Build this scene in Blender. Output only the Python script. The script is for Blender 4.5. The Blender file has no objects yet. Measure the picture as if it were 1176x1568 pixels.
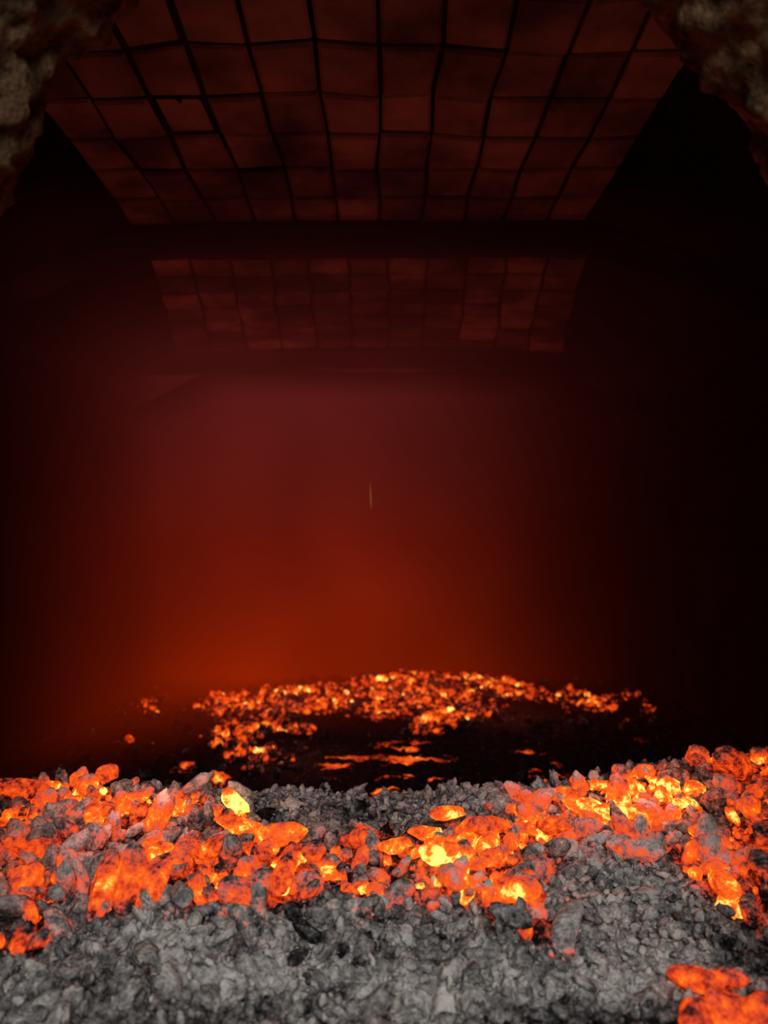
import bpy, bmesh, math, random
import numpy as np
from mathutils import Vector, Matrix, Euler

random.seed(7)
rng = np.random.default_rng(11)
scene = bpy.context.scene
try:
    scene.view_settings.view_transform = 'Standard'
    scene.view_settings.look = 'None'
except Exception as e:
    print(e)

# ------------------------------------------------------------------ noise
def _hash(ix, iy, iz, seed):
    h = (ix.astype(np.int64) * 374761393 + iy.astype(np.int64) * 668265263 + iz.astype(np.int64) * 2147483647 + seed * 974634777) & 0xFFFFFFFF
    h = ((h ^ (h >> 13)) * 1274126177) & 0xFFFFFFFF
    h = ((h ^ (h >> 16)) * 2246822519) & 0xFFFFFFFF
    h = h ^ (h >> 15)
    return (h & 0xFFFFFF) / float(0xFFFFFF)

def vnoise(p, seed=0):
    p = np.asarray(p, dtype=np.float64)
    i = np.floor(p).astype(np.int64)
    f = p - i
    u = f * f * (3 - 2 * f)
    r = 0
    for dx in (0, 1):
        wx = u[:, 0] if dx else 1 - u[:, 0]
        for dy in (0, 1):
            wy = u[:, 1] if dy else 1 - u[:, 1]
            for dz in (0, 1):
                wz = u[:, 2] if dz else 1 - u[:, 2]
                r = r + wx * wy * wz * _hash(i[:, 0] + dx, i[:, 1] + dy, i[:, 2] + dz, seed)
    return r

def fbm(p, octv=4, seed=0):
    a, s, t = 1.0, 0, 0
    p = np.asarray(p, dtype=np.float64)
    for o in range(octv):
        s = s + a * vnoise(p * (2.03 ** o) + 17.3 * o, seed + o)
        t += a
        a *= 0.5
    return s / t

def sstep(a, b, x):
    t = np.clip((x - a) / (b - a), 0, 1)
    return t * t * (3 - 2 * t)

def fb2(x, y, f, o, seed):
    return fbm(np.stack([x * f, y * f, x * 0], 1), o, seed)

# ------------------------------------------------------------------ mesh helpers
def make_mesh(name, verts, faces, mats, attrs=None, smooth=True, mat_idx=None):
    verts = np.asarray(verts, dtype=np.float32)
    me = bpy.data.meshes.new(name)
    if isinstance(faces, np.ndarray):
        n, k = faces.shape
        me.vertices.add(len(verts))
        me.vertices.foreach_set('co', verts.ravel())
        me.loops.add(n * k)
        me.loops.foreach_set('vertex_index', faces.astype(np.int32).ravel())
        me.polygons.add(n)
        me.polygons.foreach_set('loop_start', np.arange(0, n * k, k, dtype=np.int32))
        try:
            me.polygons.foreach_set('loop_total', np.full(n, k, dtype=np.int32))
        except Exception:
            pass
        me.update(calc_edges=True)
    else:
        me.from_pydata(verts.tolist(), [], faces)
        me.update()
    for m in mats:
        me.materials.append(m)
    if mat_idx is not None:
        me.polygons.foreach_set('material_index', np.asarray(mat_idx, dtype=np.int32))
    me.polygons.foreach_set('use_smooth', np.full(len(me.polygons), smooth, dtype=bool))
    if attrs:
        for k, v in attrs.items():
            a = me.attributes.new(k, 'FLOAT', 'POINT')
            a.data.foreach_set('value', np.asarray(v, dtype=np.float32))
    ob = bpy.data.objects.new(name, me)
    scene.collection.objects.link(ob)
    return ob

def grid_faces(nu, nv):
    i = np.arange(nu - 1)[:, None] * nv + np.arange(nv - 1)[None, :]
    i = i.ravel()
    return np.stack([i, i + nv, i + nv + 1, i + 1], axis=1)

# ------------------------------------------------------------------ materials
def new_mat(name):
    m = bpy.data.materials.new(name)
    m.use_nodes = True
    nt = m.node_tree
    nt.nodes.clear()
    return m, nt, nt.nodes, nt.links

def ramp(nodes, stops):
    r = nodes.new('ShaderNodeValToRGB')
    cr = r.color_ramp
    cr.elements[1].position = stops[-1][0]
    cr.elements[1].color = (*stops[-1][1], 1)
    cr.elements[0].position = stops[0][0]
    cr.elements[0].color = (*stops[0][1], 1)
    for p, c in stops[1:-1]:
        e = cr.elements.new(p)
        e.color = (*c, 1)
    return r

def math_node(nt, op, a, b=None, clamp=False):
    n = nt.nodes.new('ShaderNodeMath')
    n.operation = op
    n.use_clamp = clamp
    for i, v in enumerate((a, b)):
        if v is None:
            continue
        if isinstance(v, (int, float)):
            n.inputs[i].default_value = v
        else:
            nt.links.new(v, n.inputs[i])
    return n.outputs[0]

def noise(nt, vec, scale, detail=4, rough=0.6, dist=0.0):
    n = nt.nodes.new('ShaderNodeTexNoise')
    n.inputs['Scale'].default_value = scale
    n.inputs['Detail'].default_value = detail
    n.inputs['Roughness'].default_value = rough
    n.inputs['Distortion'].default_value = dist
    nt.links.new(vec, n.inputs['Vector'])
    return n.outputs['Fac']

def ember_material(name, fine=60.0, estr=1.0, amp=1.15):
    m, nt, N, L = new_mat(name)
    out = N.new('ShaderNodeOutputMaterial')
    bsdf = N.new('ShaderNodeBsdfPrincipled')
    bsdf.inputs['Roughness'].default_value = 1.0
    bsdf.inputs['Specular IOR Level'].default_value = 0.0
    L.new(bsdf.outputs[0], out.inputs[0])
    tc = N.new('ShaderNodeTexCoord').outputs['Object']
    ah = N.new('ShaderNodeAttribute'); ah.attribute_name = 'ember_glow'
    aa = N.new('ShaderNodeAttribute'); aa.attribute_name = 'ash_cover'
    n1 = noise(nt, tc, fine, 3, 0.65)
    n2 = noise(nt, tc, fine * 3.2, 2, 0.6)
    t = math_node(nt, 'ADD', ah.outputs['Fac'], math_node(nt, 'MULTIPLY', math_node(nt, 'SUBTRACT', n1, 0.5), amp))
    t = math_node(nt, 'ADD', t, math_node(nt, 'MULTIPLY', math_node(nt, 'SUBTRACT', n2, 0.5), 0.35), )
    t = math_node(nt, 'MAXIMUM', t, 0.0)
    # emission colour
    rc = ramp(N, [(0.33, (0, 0, 0)), (0.43, (0.12, 0.008, 0.002)), (0.54, (0.50, 0.026, 0.003)),
                  (0.70, (0.92, 0.080, 0.005)), (0.86, (1.0, 0.17, 0.008)), (0.95, (1.0, 0.36, 0.03)), (1.0, (1.0, 0.60, 0.11))])
    L.new(t, rc.inputs[0])
    L.new(rc.outputs[0], bsdf.inputs['Emission Color'])
    hot = math_node(nt, 'MAXIMUM', math_node(nt, 'SUBTRACT', t, 0.88), 0.0)
    s = math_node(nt, 'ADD', math_node(nt, 'MULTIPLY', hot, 4.0), 1.0)
    s = math_node(nt, 'MULTIPLY', s, estr)
    L.new(s, bsdf.inputs['Emission Strength'])
    # base colour : charcoal black to pale ash
    a = math_node(nt, 'ADD', aa.outputs['Fac'], math_node(nt, 'MULTIPLY', math_node(nt, 'SUBTRACT', n1, 0.5), 1.4))
    a = math_node(nt, 'ADD', a, math_node(nt, 'MULTIPLY', math_node(nt, 'SUBTRACT', n2, 0.5), 0.7))
    rb = ramp(N, [(0.10, (0.012, 0.011, 0.011)), (0.30, (0.06, 0.056, 0.055)), (0.58, (0.27, 0.255, 0.235)), (1.0, (0.72, 0.68, 0.62))])
    L.new(a, rb.inputs[0])
    # burning lumps carry only a thin veil of ash
    mx = N.new('ShaderNodeMix'); mx.data_type = 'RGBA'
    L.new(math_node(nt, 'MULTIPLY', math_node(nt, 'SUBTRACT', t, 0.42), 3.5, True), mx.inputs[0])
    L.new(rb.outputs[0], mx.inputs[6])
    mx.inputs[7].default_value = (0.06, 0.038, 0.03, 1)
    L.new(mx.outputs[2], bsdf.inputs['Base Color'])
    b = N.new('ShaderNodeBump')
    b.inputs['Strength'].default_value = 0.9
    b.inputs['Distance'].default_value = 0.007
    L.new(n2, b.inputs['Height'])
    L.new(b.outputs[0], bsdf.inputs['Normal'])
    try:
        m.cycles.emission_sampling = 'NONE'
    except Exception as e:
        print(e)
    return m

def rough_material(name, stops, scale=6, bump=0.5, bdist=0.01, bscale=40, tint_attr=None, tint=.2):
    m, nt, N, L = new_mat(name)
    out = N.new('ShaderNodeOutputMaterial')
    bsdf = N.new('ShaderNodeBsdfPrincipled')
    bsdf.inputs['Roughness'].default_value = 0.95
    bsdf.inputs['Specular IOR Level'].default_value = 0.08
    L.new(bsdf.outputs[0], out.inputs[0])
    tc = N.new('ShaderNodeTexCoord').outputs['Object']
    v = noise(nt, tc, scale, 5, 0.6)
    if tint_attr:
        at = N.new('ShaderNodeAttribute'); at.attribute_name = tint_attr
        v = math_node(nt, 'ADD', v, math_node(nt, 'MULTIPLY', math_node(nt, 'SUBTRACT', at.outputs['Fac'], 0.5), tint))
    r = ramp(N, stops)
    L.new(v, r.inputs[0])
    L.new(r.outputs[0], bsdf.inputs['Base Color'])
    n2 = noise(nt, tc, bscale, 4, 0.7)
    b = N.new('ShaderNodeBump')
    b.inputs['Strength'].default_value = bump
    b.inputs['Distance'].default_value = bdist
    L.new(n2, b.inputs['Height'])
    L.new(b.outputs[0], bsdf.inputs['Normal'])
    return m

M_EMBER = ember_material('glowing_charcoal', 55.0, 1.0)
M_EMBER_FAR = ember_material('glowing_charcoal_deep', 34.0, 1.0, 1.4)
M_TILE = rough_material('fired_clay_tile', [(0.30, (0.04, 0.030, 0.034)), (0.43, (0.10, 0.070, 0.080)), (0.55, (0.24, 0.155, 0.165)), (0.72, (0.46, 0.28, 0.27))], 2.0, 0.4, 0.008, 22, 'tint', .14)
M_SOOT = rough_material('soot_blackened_brick', [(0.3, (0.003, 0.003, 0.003)), (0.7, (0.014, 0.011, 0.010))], 3, 0.6, 0.02, 14)
M_JOINT = rough_material('sooty_mortar_lintel_shade', [(0.3, (0.010, 0.008, 0.008)), (0.7, (0.03, 0.022, 0.022))], 5)
M_CLAY = rough_material('rough_clay_rock', [(0.34, (0.028, 0.015, 0.007)), (0.48, (0.095, 0.054, 0.026)), (0.6, (0.18, 0.105, 0.052)), (0.72, (0.32, 0.20, 0.11))], 22, 1.0, 0.02, 60)
M_FLOOR = rough_material('kiln_floor_stone', [(0.3, (0.03, 0.025, 0.022)), (0.7, (0.08, 0.07, 0.06))], 4)

# ------------------------------------------------------------------ world / camera
CAMZ = 0.6
w = bpy.data.worlds.new('World')
scene.world = w
w.use_nodes = True
w.node_tree.nodes['Background'].inputs[0].default_value = (0.5, 0.45, 0.5, 1)
w.node_tree.nodes['Background'].inputs[1].default_value = 0.02

cam = bpy.data.cameras.new('camera')
cam.lens = 27
cam.sensor_width = 36
cam.dof.use_dof = True
cam.dof.focus_distance = 1.60
cam.dof.aperture_fstop = 2.6
co = bpy.data.objects.new('camera', cam)
scene.collection.objects.link(co)
co.location = (0, 0, CAMZ)
co.rotation_euler = (math.radians(90 + 2.387), 0, 0)
scene.camera = co

# ------------------------------------------------------------------ heat layout (world x,y on the bed)
L_POLY = [(-.912,1.824),(-.781,1.874),(-.733,1.93),(-.54,1.80),(-.38,1.754),(-.233,1.555),(-.139,1.52),(-.14,1.29),(-.193,1.16),(-.28,1.121),(-.393,1.179),(-.49,1.24),(-.48,1.13),(-.60,1.11),(-1.1,1.5)]
R_POLY = [(-.099,1.487),(.026,1.555),(.234,1.754),(.475,1.9),(.77,2.0),(1.07,1.95),(1.0,1.40),(.60,1.30),(.504,1.36),(.4,1.39),(.252,1.34),(.235,1.19),(.17,1.19),(.084,1.267),(-.043,1.29)]
F_POLY = [(-1.02,4.0),(-1.12,4.38),(-1.19,4.75),(-.81,4.9),(-.3,5.07),(.3,5.25),(.95,5.0),(1.42,4.75),(1.28,4.38),(1.05,4.2),(.9,4.42),(.62,4.38),(.30,3.9),(.14,3.9),(.10,4.35),(-.07,4.2),(-.40,4.2),(-.335,3.4),(-.55,3.3),(-.84,3.35)]
HOT = [(-.28,1.52,.028,.55),(-.447,1.51,.028,.5),(-.171,1.52,.025,.5),(-.443,1.267,.045,.3),(-.172,1.30,.035,.35),(-.265,1.18,.04,.25),
       (-.38,1.34,.03,.3),(-.56,1.13,.035,.45),(-.65,1.31,.04,.35),(-.71,1.88,.035,.5),(.017,1.40,.030,.55),(.09,1.34,.035,.35),(.076,1.52,.028,.6),
       (.146,1.59,.030,.5),(.285,1.71,.035,.45),(.314,1.42,.03,.3),(.448,1.62,.060,.68),(.513,1.70,.045,.6),(.507,1.53,.035,.45),(.64,1.50,.035,.4),
       (-.33,1.66,.03,.3),(-.60,1.70,.035,.4),(.60,1.75,.04,.4),(.36,1.62,.025,.45),(-.65,1.78,.03,.3),(.22,1.63,.02,.4)]
SPOT = [(.42,.985,.040,.60),(.44,1.06,.030,.58),(.475,.975,.035,.6),(.52,1.02,.03,.5),(.205,1.24,.03,.55),(-.555,1.12,.035,.5)]

def poly_sd(poly, x, y):
    """signed distance, positive inside"""
    P = np.array(poly)
    n = len(P)
    dmin = np.full(x.shape, 1e9)
    inside = np.zeros(x.shape, dtype=bool)
    for i in range(n):
        a = P[i]; b = P[(i + 1) % n]
        e = b - a
        wx = x - a[0]; wy = y - a[1]
        t = np.clip((wx * e[0] + wy * e[1]) / (e @ e), 0, 1)
        dx = wx - e[0] * t; dy = wy - e[1] * t
        dmin = np.minimum(dmin, dx * dx + dy * dy)
        c = ((a[1] > y) != (b[1] > y))
        xi = (b[0] - a[0]) * (y - a[1]) / ((b[1] - a[1]) if abs(b[1] - a[1]) > 1e-9 else 1e-9) + a[0]
        inside ^= (c & (x < xi))
    d = np.sqrt(dmin)
    return np.where(inside, d, -d)

def heat_front(x, y):
    wob = (fb2(x, y, 7, 3, 5) - 0.5) * 0.22
    sd = np.maximum(poly_sd(L_POLY, x, y), poly_sd(R_POLY, x, y)) + wob
    m = sstep(-0.05, 0.07, sd)
    gaps = sstep(.36, .50, fb2(x, y, 8.5, 3, 33))          # ash covered hollows inside the glowing heaps
    h = m * (0.18 + 0.36 * gaps + 0.26 * fb2(x, y, 14, 2, 9))
    for (hx, hy, r, a) in HOT:
        h = h + a * 0.62 * np.exp(-((x - hx) ** 2 + (y - hy) ** 2) / (r * r))
    for (hx, hy, r, a) in SPOT:
        h = np.maximum(h, 1.15 * a * np.exp(-(((x - hx) ** 2 + (y - hy) ** 2) / (r * r)) ** 2))
    return h

def heat_far(x, y):
    wob = (fb2(x, y, 4, 3, 25) - 0.5) * 0.55
    sd = poly_sd(F_POLY, x, y) + wob
    m = sstep(-0.08, 0.14, sd)
    low = sstep(4.45, 3.9, y) * sstep(0.1, -.3, x)
    h = m * (0.24 + 0.62 * fb2(x, y, 8, 3, 29)) * (1 - low * .55 * sstep(.58, .42, fb2(x, y * 1.0, 7, 2, 129)))
    for (hx, hy, r, a) in [(-1.39,4.56,.12,.55),(-1.30,4.35,.07,.5),(1.27,3.85,.06,.55),(1.25,4.1,.05,.5),(-.65,3.08,.06,.75),(-1.25,3.75,.05,.5),(1.5,4.4,.05,.45),(-.85,3.3,.05,.5)]:
        h = np.maximum(h, a * np.exp(-((x - hx) ** 2 + (y - hy) ** 2) / (r * r)))
    return h

def ash_tone(x, y):
    return 0.19 + 0.80 * fb2(x, y, 13, 3, 77) + 0.45 * (fb2(x, y, 3.5, 2, 79) - .5) - .22 * sstep(1.10, .98, y)

def terrain_z(x, y):
    front = -0.012 + 0.035 * sstep(0.35, 0.9, x) * sstep(1.3, 1.8, y) + 0.02 * sstep(0.3, 0.8, -x) * sstep(1.2, 1.7, y)
    front = front + 0.06 * (fb2(x, y, 5, 4, 41) - 0.5)
    front = front + 0.03 * np.clip(np.maximum(poly_sd(L_POLY, x, y), poly_sd(R_POLY, x, y)) + .1, 0, .2) / .2
    edge = 1.90 + 0.12 * np.clip(x, -1, 1) + 0.10 * (fbm(np.stack([x * 4, x * 0, x * 0], 1), 3, 44) - 0.5)
    far = -0.36 + 0.05 * (fb2(x, y, 3, 4, 51) - 0.5)
    far = far + 0.09 * np.exp(-((y - 4.9) / .5) ** 2) * np.exp(-((x - .25) / .9) ** 2)
    k = sstep(0, 0.45, y - edge)
    z = front * (1 - k) + far * k
    z = z + 0.25 * sstep(1.45, 1.9, np.abs(x)) * k
    z = z + 0.034 * (fb2(x, y, 28, 4, 61) - 0.5)
    r = 1 - np.abs(fb2(x, y, 50, 3, 63) - .5) * 2
    z = z + 0.030 * (r - .7) * (1 - k)
    return z

# ------------------------------------------------------------------ ash bed
def build_bed():
    xs = np.concatenate([np.linspace(-1.60, -1.05, 70, endpoint=False), np.linspace(-1.05, 1.05, 700, endpoint=False), np.linspace(1.05, 1.6, 70)])
    ys = np.concatenate([np.linspace(0.6, 0.85, 30, endpoint=False), np.linspace(0.85, 2.1, 420, endpoint=False), np.linspace(2.1, 5.60, 330)])
    X, Y = np.meshgrid(xs, ys, indexing='ij')
    x = X.ravel(); y = Y.ravel()
    z = terrain_z(x, y)
    hf = heat_front(x, y); hb = heat_far(x, y)
    h = np.where(y < 2.3, np.minimum(hf * 0.68, .56), hb * 0.6)
    # thin glowing streaks across the dark bed in the pit
    st = fbm(np.stack([x * 9.0, y * 26.0, x * 0], 1), 3, 71)
    mask = np.exp(-((x - .13) / .17) ** 2) + .85 * np.exp(-((x - .68) / .09) ** 2) + .9 * np.exp(-((x + .20) / .12) ** 2) * np.exp(-((y - 3.45) / .25) ** 2) + .8 * np.exp(-((x + .05) / .18) ** 2) * np.exp(-((y - 3.0) / .15) ** 2)
    mask = mask * sstep(2.6, 2.9, y) * (1 - sstep(3.6, 3.95, y))
    h = np.maximum(h, sstep(.53, .66, st) * .80 * np.clip(mask, 0, 1))
    ash = np.where(y < 2.1, ash_tone(x, y) - .30 * sstep(.2, .5, hf), 0.0)
    V = np.stack([x, y, z], 1)
    F = grid_faces(len(xs), len(ys))
    return make_mesh('ash_bed', V, F, [M_EMBER], {'ember_glow': h, 'ash_cover': ash})
build_bed()

# ------------------------------------------------------------------ lump prototypes
def proto(sub, kind, seed):
    r = np.random.default_rng(seed)
    bm = bmesh.new()
    bmesh.ops.create_icosphere(bm, subdivisions=sub, radius=1.0)
    V = np.array([v.co[:] for v in bm.verts])
    F = np.array([[v.index for v in f.verts] for f in bm.faces])
    bm.free()
    nplanes = 9 if kind == 'coal' else 6
    for k in range(nplanes):
        n = r.normal(size=3); n /= np.linalg.norm(n)
        d = r.uniform(0.65, 0.95)
        s = np.maximum(0, V @ n - d)
        V = V - s[:, None] * n
    V = V * (1 + 0.32 * (fbm(V * 1.6 + seed, 3, seed) - 0.5)[:, None])
    V = V + (V / np.linalg.norm(V, axis=1)[:, None]) * ((1.2 if kind == 'flake' else .32) * (fbm(V * (3 if kind == 'flake' else 4) + seed, 3, seed + 3) - 0.5))[:, None]
    if kind == 'coal':
        V = V * np.array([r.uniform(1.1, 1.9), r.uniform(.75, .95), r.uniform(.65, .9)])
    elif kind == 'log':
        V = V * np.array([r.uniform(1.7, 2.2), r.uniform(.68, .85), r.uniform(.6, .75)])
    else:
        V = V * np.array([r.uniform(.9, 1.6), r.uniform(.6, 1), r.uniform(.35, .7)])
    return V, F

PC = [proto(3, 'coal', 100 + i) for i in range(16)] + [proto(3, 'log', 200 + i) for i in range(6)]
PM = [proto(2, 'coal', 300 + i) for i in range(14)]
PK = [proto(3, 'flake', 600 + i) for i in range(14)]
PS = [proto(2, 'flake', 400 + i) for i in range(16)]
PT = [proto(1, 'flake', 500 + i) for i in range(12)]

def rotmat(a, b, c):
    return np.array(Euler((a, b, c)).to_matrix())

class Pile:
    def __init__(self):
        self.V = []; self.F = []; self.h = []; self.a = []; self.n = 0
    def add(self, pr, loc, size, rot, heat, ash, vary=.26):
        V, F = pr
        W = (V * size) @ rotmat(*rot).T + np.array(loc)
        self.V.append(W); self.F.append(F + self.n); self.n += len(V)
        rel = (W[:, 2] - loc[2]) / size
        # crevice shade put into the glow low on lumps; ash dims the crown
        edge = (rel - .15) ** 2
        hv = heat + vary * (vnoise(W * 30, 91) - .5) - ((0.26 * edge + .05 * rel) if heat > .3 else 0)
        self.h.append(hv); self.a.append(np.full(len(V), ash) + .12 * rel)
    def build(self, name, mats):
        return make_mesh(name, np.concatenate(self.V), np.concatenate(self.F), mats,
                         {'ember_glow': np.concatenate(self.h), 'ash_cover': np.concatenate(self.a)})

def scatter(pile, protos, n, xr, yr, size_r, heatf, accept, lift=(0.0, 0.5), ash=(-.1, .1), tilt=.7, jit=.11, tone=True, boost=0.0):
    x = rng.uniform(*xr, n); y = rng.uniform(*yr, n)
    h = heatf(x, y)
    z = terrain_z(x, y)
    at = ash_tone(x, y) if tone else x * 0
    acc = accept(x, y, h)
    keep = rng.uniform(size=n) < acc
    for i in np.nonzero(keep)[0]:
        s = rng.uniform(*size_r) * rng.uniform(.7, 1.1)
        hh = h[i]
        a = at[i] + rng.uniform(*ash)
        if hh > .2:
            hh = hh + boost + rng.normal() * jit
        elif rng.uniform() < .12:
            a -= .3
        pile.add(protos[rng.integers(len(protos))], (x[i], y[i], z[i] + s * rng.uniform(*lift)), s,
                 (rng.normal() * tilt, rng.normal() * tilt, rng.uniform(0, 6.28)), hh, a)

# glowing coals of the near bed
front = Pile()
notpit = lambda x, y: (y < 1.93 + .12 * np.clip(x, -1, 1))
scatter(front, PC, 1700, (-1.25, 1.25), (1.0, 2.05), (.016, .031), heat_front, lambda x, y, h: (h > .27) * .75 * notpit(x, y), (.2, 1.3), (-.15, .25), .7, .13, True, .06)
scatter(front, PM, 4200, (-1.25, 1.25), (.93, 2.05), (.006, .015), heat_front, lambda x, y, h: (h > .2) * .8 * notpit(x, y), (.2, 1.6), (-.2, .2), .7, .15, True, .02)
# a few hero sticks of burning charcoal
for (x, y, s, rz, ry, hh) in [(.50, 1.66, .034, 1.4, -1.0, .90), (.47, 1.58, .028, .3, .1, .95), (.42, 1.63, .030, .1, .2, .95), (.40, 1.70, .03, 2.4, .2, .78),
                              (.10, 1.35, .026, 2.1, .25, .82), (.02, 1.39, .022, 2.3, .3, .90), (-.45, 1.27, .032, 1.5, -.6, .74), (-.41, 1.26, .030, 1.7, -.7, .72),
                              (-.37, 1.25, .030, 1.4, -.6, .76), (-.28, 1.50, .026, .3, .2, .86), (-.165, 1.30, .028, 1.2, -.6, .75), (.62, 1.50, .026, .5, .3, .78),
                              (.78, 1.75, .050, .8, .5, .56), (.86, 1.62, .046, 1.9, .3, .56), (.70, 1.42, .042, .9, .3, .54), (.76, 1.30, .042, .9, .6, .52), (.08, 1.52, .022, .5, .1, .9), (.13, 1.58, .022, .4, .1, .86),
                              (-.62, 1.40, .030, .8, .2, .66), (-.55, 1.55, .028, 2.0, .3, .64), (-.78, 1.68, .032, .6, .3, .62), (-.30, 1.38, .028, 2.6, .4, .68), (.20, 1.50, .026, .4, .2, .66), (.33, 1.52, .028, 1.9, .3, .66)]:
    z = float(terrain_z(np.array([x]), np.array([y]))[0])
    front.add(PC[16 + rng.integers(6)] if s < .04 else PC[rng.integers(14)], (x, y, z + .040), s, (rng.normal() * .2, ry, rz), hh, .4)
for (x, y, s, hh) in [(.43, .99, .040, .70), (.48, .975, .034, .68), (.39, .975, .026, .64), (.53, .99, .03, .64), (.43, 1.075, .024, .70), (.465, 1.07, .018, .68), (.20, 1.235, .024, .72), (.225, 1.22, .018, .74)]:
    z = float(terrain_z(np.array([x]), np.array([y]))[0])
    front.add(PC[rng.integers(14)], (x, y, z + .026), s, (rng.normal() * .3, rng.normal() * .3, rng.uniform(0, 6)), hh, .3)
front.build('glowing_charcoal_heap', [M_EMBER])

# cold ash rubble
rub = Pile()
scatter(rub, PK, 1500, (-1.2, 1.2), (.8, 2.0), (.012, .027), heat_front, lambda x, y, h: (h < .34) * .6 * notpit(x, y), (-.1, .6), (-.15, .28), .6)
scatter(rub, PS, 7500, (-1.2, 1.2), (.75, 2.05), (.005, .013), heat_front, lambda x, y, h: (h < .36) * .8 * notpit(x, y), (0, 1.1), (-.15, .30), .9)
scatter(rub, PT, 8000, (-1.1, 1.1), (.75, 1.95), (.002, .005), heat_front, lambda x, y, h: (h < .5) * .8 * notpit(x, y), (.3, 1.8), (-.1, .3), .6)
rub.build('ash_rubble', [M_EMBER])

# deep bed in the pit
far = Pile()
scatter(far, PM, 9500, (-1.6, 1.6), (2.9, 5.4), (.012, .028), heat_far, lambda x, y, h: (h > .26) * .8, (.1, 1.3), (.0, .2), .7, .17, False, .03)
scatter(far, PM, 1500, (-1.55, 1.55), (2.5, 5.4), (.012, .04), heat_far, lambda x, y, h: (h < .28) * .5 * (1 - .92 * ((y < 3.8) & (x > -.4))), (.0, .5), (-.2, .15), .7, .1, False)
far.build('glowing_charcoal_heap.001', [M_EMBER_FAR])

# ------------------------------------------------------------------ ceiling
CV = []; CF = []; CM = []; CT = []
def add_poly(vs, faces, mi, tint):
    b = len(CV)
    CV.extend(vs); CT.extend([tint] * len(vs))
    for f in faces:
        CF.append([b + i for i in f]); CM.append(mi)

def sag(x, y):
    return -0.018 * x * x + .006 * math.sin(3.1 * x + 1.7 * y)

def tile_panel(x0, x1, y0, y1, z, sx, sy, gap, flare=0.0, tone=0.0):
    nx = max(1, round((x1 - x0) / sx)); ny = max(1, round((y1 - y0) / sy))
    px = (x1 - x0) / nx; py = (y1 - y0) / ny
    gx = [[(x0 + i * px + random.gauss(0, .005)) * (1 + flare * j / ny) for i in range(nx + 1)] for j in range(ny + 1)]
    gy = [[y0 + j * py + .010 * math.sin(i * .9) + random.gauss(0, .006) for i in range(nx + 1)] for j in range(ny + 1)]
    for i in range(nx):
        for j in range(ny):
            c = [(gx[j][i], gy[j][i]), (gx[j][i + 1], gy[j][i + 1]), (gx[j + 1][i + 1], gy[j + 1][i + 1]), (gx[j + 1][i], gy[j + 1][i])]
            cx = sum(p[0] for p in c) / 4; cy = sum(p[1] for p in c) / 4
            dz = random.gauss(0, .003)
            g = gap * random.uniform(.7, 1.4)
            def ring(inset, zz):
                r = []
                for p in c:
                    dx = p[0] - cx; dy = p[1] - cy
                    r.append((cx + dx * (1 - inset / (px / 2)), cy + dy * (1 - inset / (py / 2)), z + sag(p[0], p[1]) + dz + zz))
                return r
            vs = ring(g / 2, .03) + ring(g / 2, .008) + ring(g / 2 + .009, 0)
            fs = [[8, 11, 10, 9]]
            for k in range(4):
                k2 = (k + 1) % 4
                fs.append([k, k2, 4 + k2, 4 + k]); fs.append([4 + k, 4 + k2, 8 + k2, 8 + k])
            add_poly(vs, fs, 0, random.random() + tone)
    # mortar backing above
    n = 24
    vs = []; fs = []
    for i in range(n + 1):
        for yy in (y0 - .02, y1 + .02):
            xx = x0 - .02 + (x1 - x0 + .04) * i / n
            if yy > y1: xx *= 1 + flare
            vs.append((xx, yy, z + sag(xx, yy) + .014))
    for i in range(n):
        fs.append([2 * i, 2 * i + 1, 2 * i + 3, 2 * i + 2])
    add_poly(vs, fs, 1, .5)

Z1, Z2, Z3 = CAMZ + 1.30, CAMZ + 1.185, CAMZ + 1.08
tile_panel(-1.02, .82, 1.10, 3.04, Z1, .172, .215, .012, 0, .05)
tile_panel(-.97, .84, 3.12, 4.60, Z2, .16, .21, .008, .30, -.65)  # darker tiles, the haze in front of this panel put into their tint

def beam(y, zt, zb, x0=-1.75, x1=1.75):
    """transverse lintel with chipped lower edge, shade of its face put into the dark colour"""
    n = 60; vs = []; fs = []
    for i in range(n + 1):
        x = x0 + (x1 - x0) * i / n
        j = random.gauss(0, .003)
        s = sag(x, y) if abs(x) < 1.2 else -0.03
        vs += [(x, y - .03, zt + .08), (x, y - .03, zb + s + .02 + j), (x, y - .015, zb + s + j), (x, y + .05, zb + s + j), (x, y + .07, zb + s + .02), (x, y + .07, zt + .08)]
    for i in range(n):
        for k in range(5):
            a = 6 * i + k
            fs.append([a, a + 1, a + 7, a + 6])
    add_poly(vs, fs, 1, .5)
beam(3.07, Z1, Z2 - .004)
beam(4.66, Z2, Z3 - .004)
# soot black haunches between the tiled strip and the side walls, and slab above
for (xa, xb, y0, y1, z) in [(-1.0, -1.85, .9, 3.06, Z1), (.80, 1.85, .9, 3.06, Z1), (-.95, -1.85, 3.06, 4.66, Z2), (.82, 1.85, 3.06, 4.66, Z2), (0, -1.85, 4.66, 5.75, Z3), (0, 1.85, 4.66, 5.75, Z3)]:
    vs = []; fs = []
    n = 14; mrow = 14
    for i in range(n + 1):
        for j in range(mrow + 1):
            t = i / n
            y = y0 + (y1 - y0) * j / mrow
            xs_ = xa * (1 + (.30 * j / mrow if z == Z2 else 0))
            x = xs_ + (xb - xs_) * t
            drop = .42 * t ** 1.3 if xa != 0 else .42 * max(0, (abs(x) - 1.1) / .75)
            vs.append((x, y, z - .020 - drop + random.gauss(0, .006)))
    for i in range(n):
        for j in range(mrow):
            a = i * (mrow + 1) + j
            fs.append([a, a + 1, a + mrow + 2, a + mrow + 1])
    add_poly(vs, fs, 2, .5)
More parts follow.
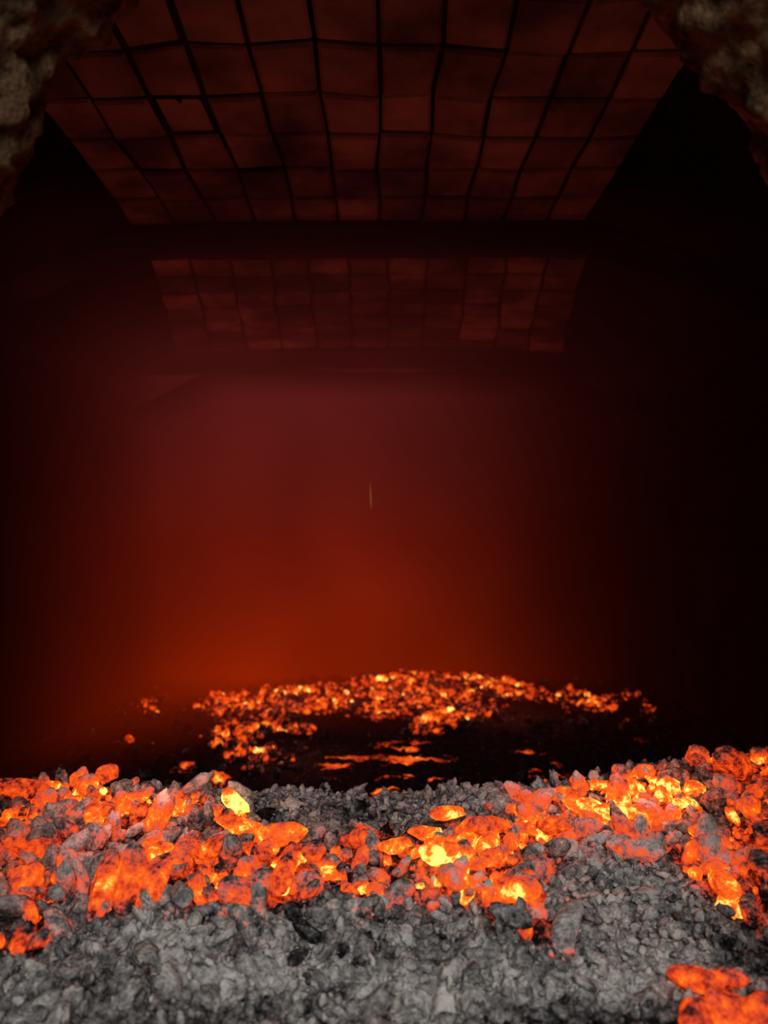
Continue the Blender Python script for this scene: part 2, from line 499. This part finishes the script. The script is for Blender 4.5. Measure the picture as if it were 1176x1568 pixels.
add_poly([(-1.9, .6, 2.08), (1.9, .6, 2.08), (1.9, 5.8, 2.08), (-1.9, 5.8, 2.08)], [[0, 1, 2, 3]], 2, .5)
make_mesh('ceiling', CV, CF, [M_TILE, M_JOINT, M_SOOT], {'tint': CT}, smooth=False, mat_idx=CM)

# ------------------------------------------------------------------ walls (coursed, sooty brick relief)
def wall(name, p0, p1, z0, z1, mat, nu=260, nv=200, bw=.24, bh=.12, inward=(0, 1), relief=.012):
    u = np.linspace(0, 1, nu); v = np.linspace(z0, z1, nv)
    U, Vv = np.meshgrid(u, v, indexing='ij')
    U = U.ravel(); Zz = Vv.ravel()
    p0 = np.array(p0); p1 = np.array(p1)
    Ln = np.linalg.norm(p1 - p0)
    s = U * Ln
    row = np.floor(Zz / bh)
    fx = np.abs(((s + (row % 2) * bw / 2) / bw) % 1 - .5) * 2
    fz = np.abs((Zz / bh) % 1 - .5) * 2
    j = np.maximum(sstep(.90, .97, fx), sstep(.82, .94, fz))
    P = p0[None, :] + (p1 - p0)[None, :] * U[:, None]
    d = -relief * j + .025 * (fbm(np.stack([s * 5, Zz * 5, s * 0], 1), 4, 8) - .5)
    X = P[:, 0] + inward[0] * d; Y = P[:, 1] + inward[1] * d
    return make_mesh(name, np.stack([X, Y, Zz], 1), grid_faces(nu, nv), [mat])
wall('wall_back', (-1.66, 5.62), (1.66, 5.62), -.45, 1.95, M_SOOT, inward=(0, -1))
wall('wall_left', (-1.66, .9), (-1.62, 5.65), -.45, 1.95, M_SOOT, inward=(1, 0))
wall('wall_right', (1.66, .9), (1.62, 5.65), -.45, 1.95, M_SOOT, inward=(-1, 0))
make_mesh('floor', [(-2, -.6, -.5), (2, -.6, -.5), (2, 5.9, -.5), (-2, 5.9, -.5), (-2, -.6, -.56), (2, -.6, -.56), (2, 5.9, -.56), (-2, 5.9, -.56)],
          [[0, 1, 2, 3], [7, 6, 5, 4], [0, 4, 5, 1], [1, 5, 6, 2], [2, 6, 7, 3], [3, 7, 4, 0]], [M_FLOOR], smooth=False)

# ------------------------------------------------------------------ front wall with the rough clay arched mouth
def front_wall():
    # opening outline, left foot -> crown -> right foot
    pts = []
    zf = -0.05
    for z in np.linspace(zf, CAMZ + .29, 60, endpoint=False):
        pts.append((-.535, z, -1, 0))
    for a in np.linspace(math.pi, 0, 200):
        cx, cz, r = 0.0, CAMZ + .29, .525
        rr = r + .012 * math.cos(a)
        pts.append((cx + rr * math.cos(a), cz + rr * math.sin(a), math.cos(a), math.sin(a)))
    for z in np.linspace(CAMZ + .29, zf, 60):
        pts.append((.537, z, 1, 0))
    P = np.array(pts)
    # cross section: (outward distance, y)
    prof = [(1.5, .78)] + [(o, .78) for o in np.linspace(.9, .06, 50)]
    for a in np.linspace(0, math.pi, 40):
        prof.append((.06 - .06 * math.sin(a), .90 - .12 * math.cos(a)))
    prof += [(o, 1.02) for o in np.linspace(.07, .9, 40)] + [(1.5, 1.02)]
    Q = np.array(prof)
    nu, nv = len(P), len(Q)
    X = P[:, None, 0] + P[:, None, 2] * Q[None, :, 0]
    Z = P[:, None, 1] + P[:, None, 3] * Q[None, :, 0]
    Y = np.broadcast_to(Q[None, :, 1], X.shape)
    V = np.stack([X.ravel(), Y.ravel(), Z.ravel()], 1)
    # lumpy aggregate
    n = fbm(V * 9, 3, 3) - .5
    n2 = fbm(V * 32, 3, 13) - .5
    n3 = 1 - np.abs(vnoise(V * 60, 23) - .5) * 2
    d = .085 * n + .040 * n2 + .010 * n3
    ymid = .90
    nx = np.repeat(P[:, 2], nv); nz = np.repeat(P[:, 3], nv)
    qy = np.tile((Q[:, 1] - ymid) / .12, nu)
    qo = np.tile(np.where(Q[:, 0] < .06, 1 - Q[:, 0] / .06, 0), nu)
    V[:, 0] -= nx * d * np.clip(qo, 0, 1)
    V[:, 2] -= nz * d * np.clip(qo, 0, 1)
    V[:, 1] += qy * d * .8
    return make_mesh('wall_front', V, grid_faces(nu, nv), [M_CLAY])
front_wall()

# ------------------------------------------------------------------ falling spark
sp = []
sf = []
for k in range(9):
    t = k / 8
    r = .0011 * math.sin(math.pi * min(1, t * .9 + .08)) + .0002
    cz = .74 + .095 * t
    for q in range(6):
        a = q * math.pi / 3
        sp.append((-.05 - .004 * t + r * math.cos(a), 3.0 + r * math.sin(a), cz))
for k in range(8):
    for q in range(6):
        sf.append([k * 6 + q, k * 6 + (q + 1) % 6, (k + 1) * 6 + (q + 1) % 6, (k + 1) * 6 + q])
ms, nt, N, L = new_mat('spark_glow')
o = N.new('ShaderNodeOutputMaterial'); e = N.new('ShaderNodeEmission')
e.inputs[0].default_value = (1, .35, .12, 1); e.inputs[1].default_value = .3
L.new(e.outputs[0], o.inputs[0])
make_mesh('falling_spark', sp, sf, [ms])

# ------------------------------------------------------------------ chamber smoke, its ember-lit glow painted in as an emission gradient
def smoke():
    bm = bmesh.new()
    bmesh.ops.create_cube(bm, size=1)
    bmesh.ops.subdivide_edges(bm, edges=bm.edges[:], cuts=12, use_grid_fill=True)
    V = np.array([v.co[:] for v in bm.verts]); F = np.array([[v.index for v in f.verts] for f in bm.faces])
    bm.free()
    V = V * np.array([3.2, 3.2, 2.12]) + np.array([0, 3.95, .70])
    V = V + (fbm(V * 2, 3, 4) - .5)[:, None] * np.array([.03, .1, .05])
    m, nt, N, L = new_mat('smoke_painted_glow')
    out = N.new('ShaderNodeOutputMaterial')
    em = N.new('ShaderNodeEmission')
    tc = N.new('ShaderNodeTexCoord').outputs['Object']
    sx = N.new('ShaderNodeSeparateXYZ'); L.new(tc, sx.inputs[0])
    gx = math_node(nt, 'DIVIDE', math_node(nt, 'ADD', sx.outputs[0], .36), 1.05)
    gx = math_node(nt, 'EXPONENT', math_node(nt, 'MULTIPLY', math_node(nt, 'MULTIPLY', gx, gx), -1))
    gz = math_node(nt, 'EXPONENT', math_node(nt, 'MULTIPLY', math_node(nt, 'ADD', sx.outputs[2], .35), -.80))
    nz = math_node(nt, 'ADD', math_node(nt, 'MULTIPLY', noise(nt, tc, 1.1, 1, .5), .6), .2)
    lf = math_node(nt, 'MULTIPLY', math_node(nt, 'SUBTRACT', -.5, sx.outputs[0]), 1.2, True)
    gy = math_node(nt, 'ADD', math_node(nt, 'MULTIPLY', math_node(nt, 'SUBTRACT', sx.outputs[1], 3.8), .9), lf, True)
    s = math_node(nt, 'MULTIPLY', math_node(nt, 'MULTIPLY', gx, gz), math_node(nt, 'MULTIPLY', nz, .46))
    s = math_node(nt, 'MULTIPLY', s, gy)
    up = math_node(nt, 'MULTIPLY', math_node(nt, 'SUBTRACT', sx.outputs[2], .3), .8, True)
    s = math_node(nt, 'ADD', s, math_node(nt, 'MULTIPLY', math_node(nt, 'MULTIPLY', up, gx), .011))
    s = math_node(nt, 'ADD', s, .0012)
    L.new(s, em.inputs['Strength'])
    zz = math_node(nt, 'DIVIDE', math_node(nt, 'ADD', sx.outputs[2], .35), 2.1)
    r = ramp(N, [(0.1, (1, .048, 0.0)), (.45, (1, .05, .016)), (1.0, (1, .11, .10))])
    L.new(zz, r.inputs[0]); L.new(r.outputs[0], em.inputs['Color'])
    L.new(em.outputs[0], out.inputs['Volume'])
    return make_mesh('smoke_glow_volume', V, F, [m])
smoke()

# ------------------------------------------------------------------ lights
def area(name, loc, target, sx, sy, col, power):
    l = bpy.data.lights.new(name, 'AREA'); l.shape = 'RECTANGLE'; l.size = sx; l.size_y = sy
    l.color = col; l.energy = power
    ob = bpy.data.objects.new(name, l); scene.collection.objects.link(ob)
    ob.location = loc
    ob.rotation_euler = (Vector(target) - Vector(loc)).to_track_quat('-Z', 'Y').to_euler()
    return ob
area('outside_daylight', (0.1, -1.0, 1.5), (0, 1.1, .1), 1.0, .7, (1.0, .97, .97), 34)
def point(name, loc, col, power, r=.0):
    l = bpy.data.lights.new(name, 'POINT'); l.color = col; l.energy = power; l.shadow_soft_size = r
    ob = bpy.data.objects.new(name, l); scene.collection.objects.link(ob); ob.location = loc
for i, (x, y, z, p) in enumerate([(-.6, 4.3, -.1, 3.2), (.1, 4.5, -.1, 3.2), (.7, 4.2, -.1, 3), (-.4, 3.4, -.1, 3.2)]):
    point('pit_fire_glow' + ('' if i == 0 else '.%03d' % i), (x, y, z), (1, .18, .13), p)
for i, (x, y, z, p) in enumerate([(-.45, 1.5, .2, 1.1), (.5, 1.6, .2, 1.5)]):
    point('near_fire_glow' + ('' if i == 0 else '.%03d' % i), (x, y, z), (1, .18, .11), p)
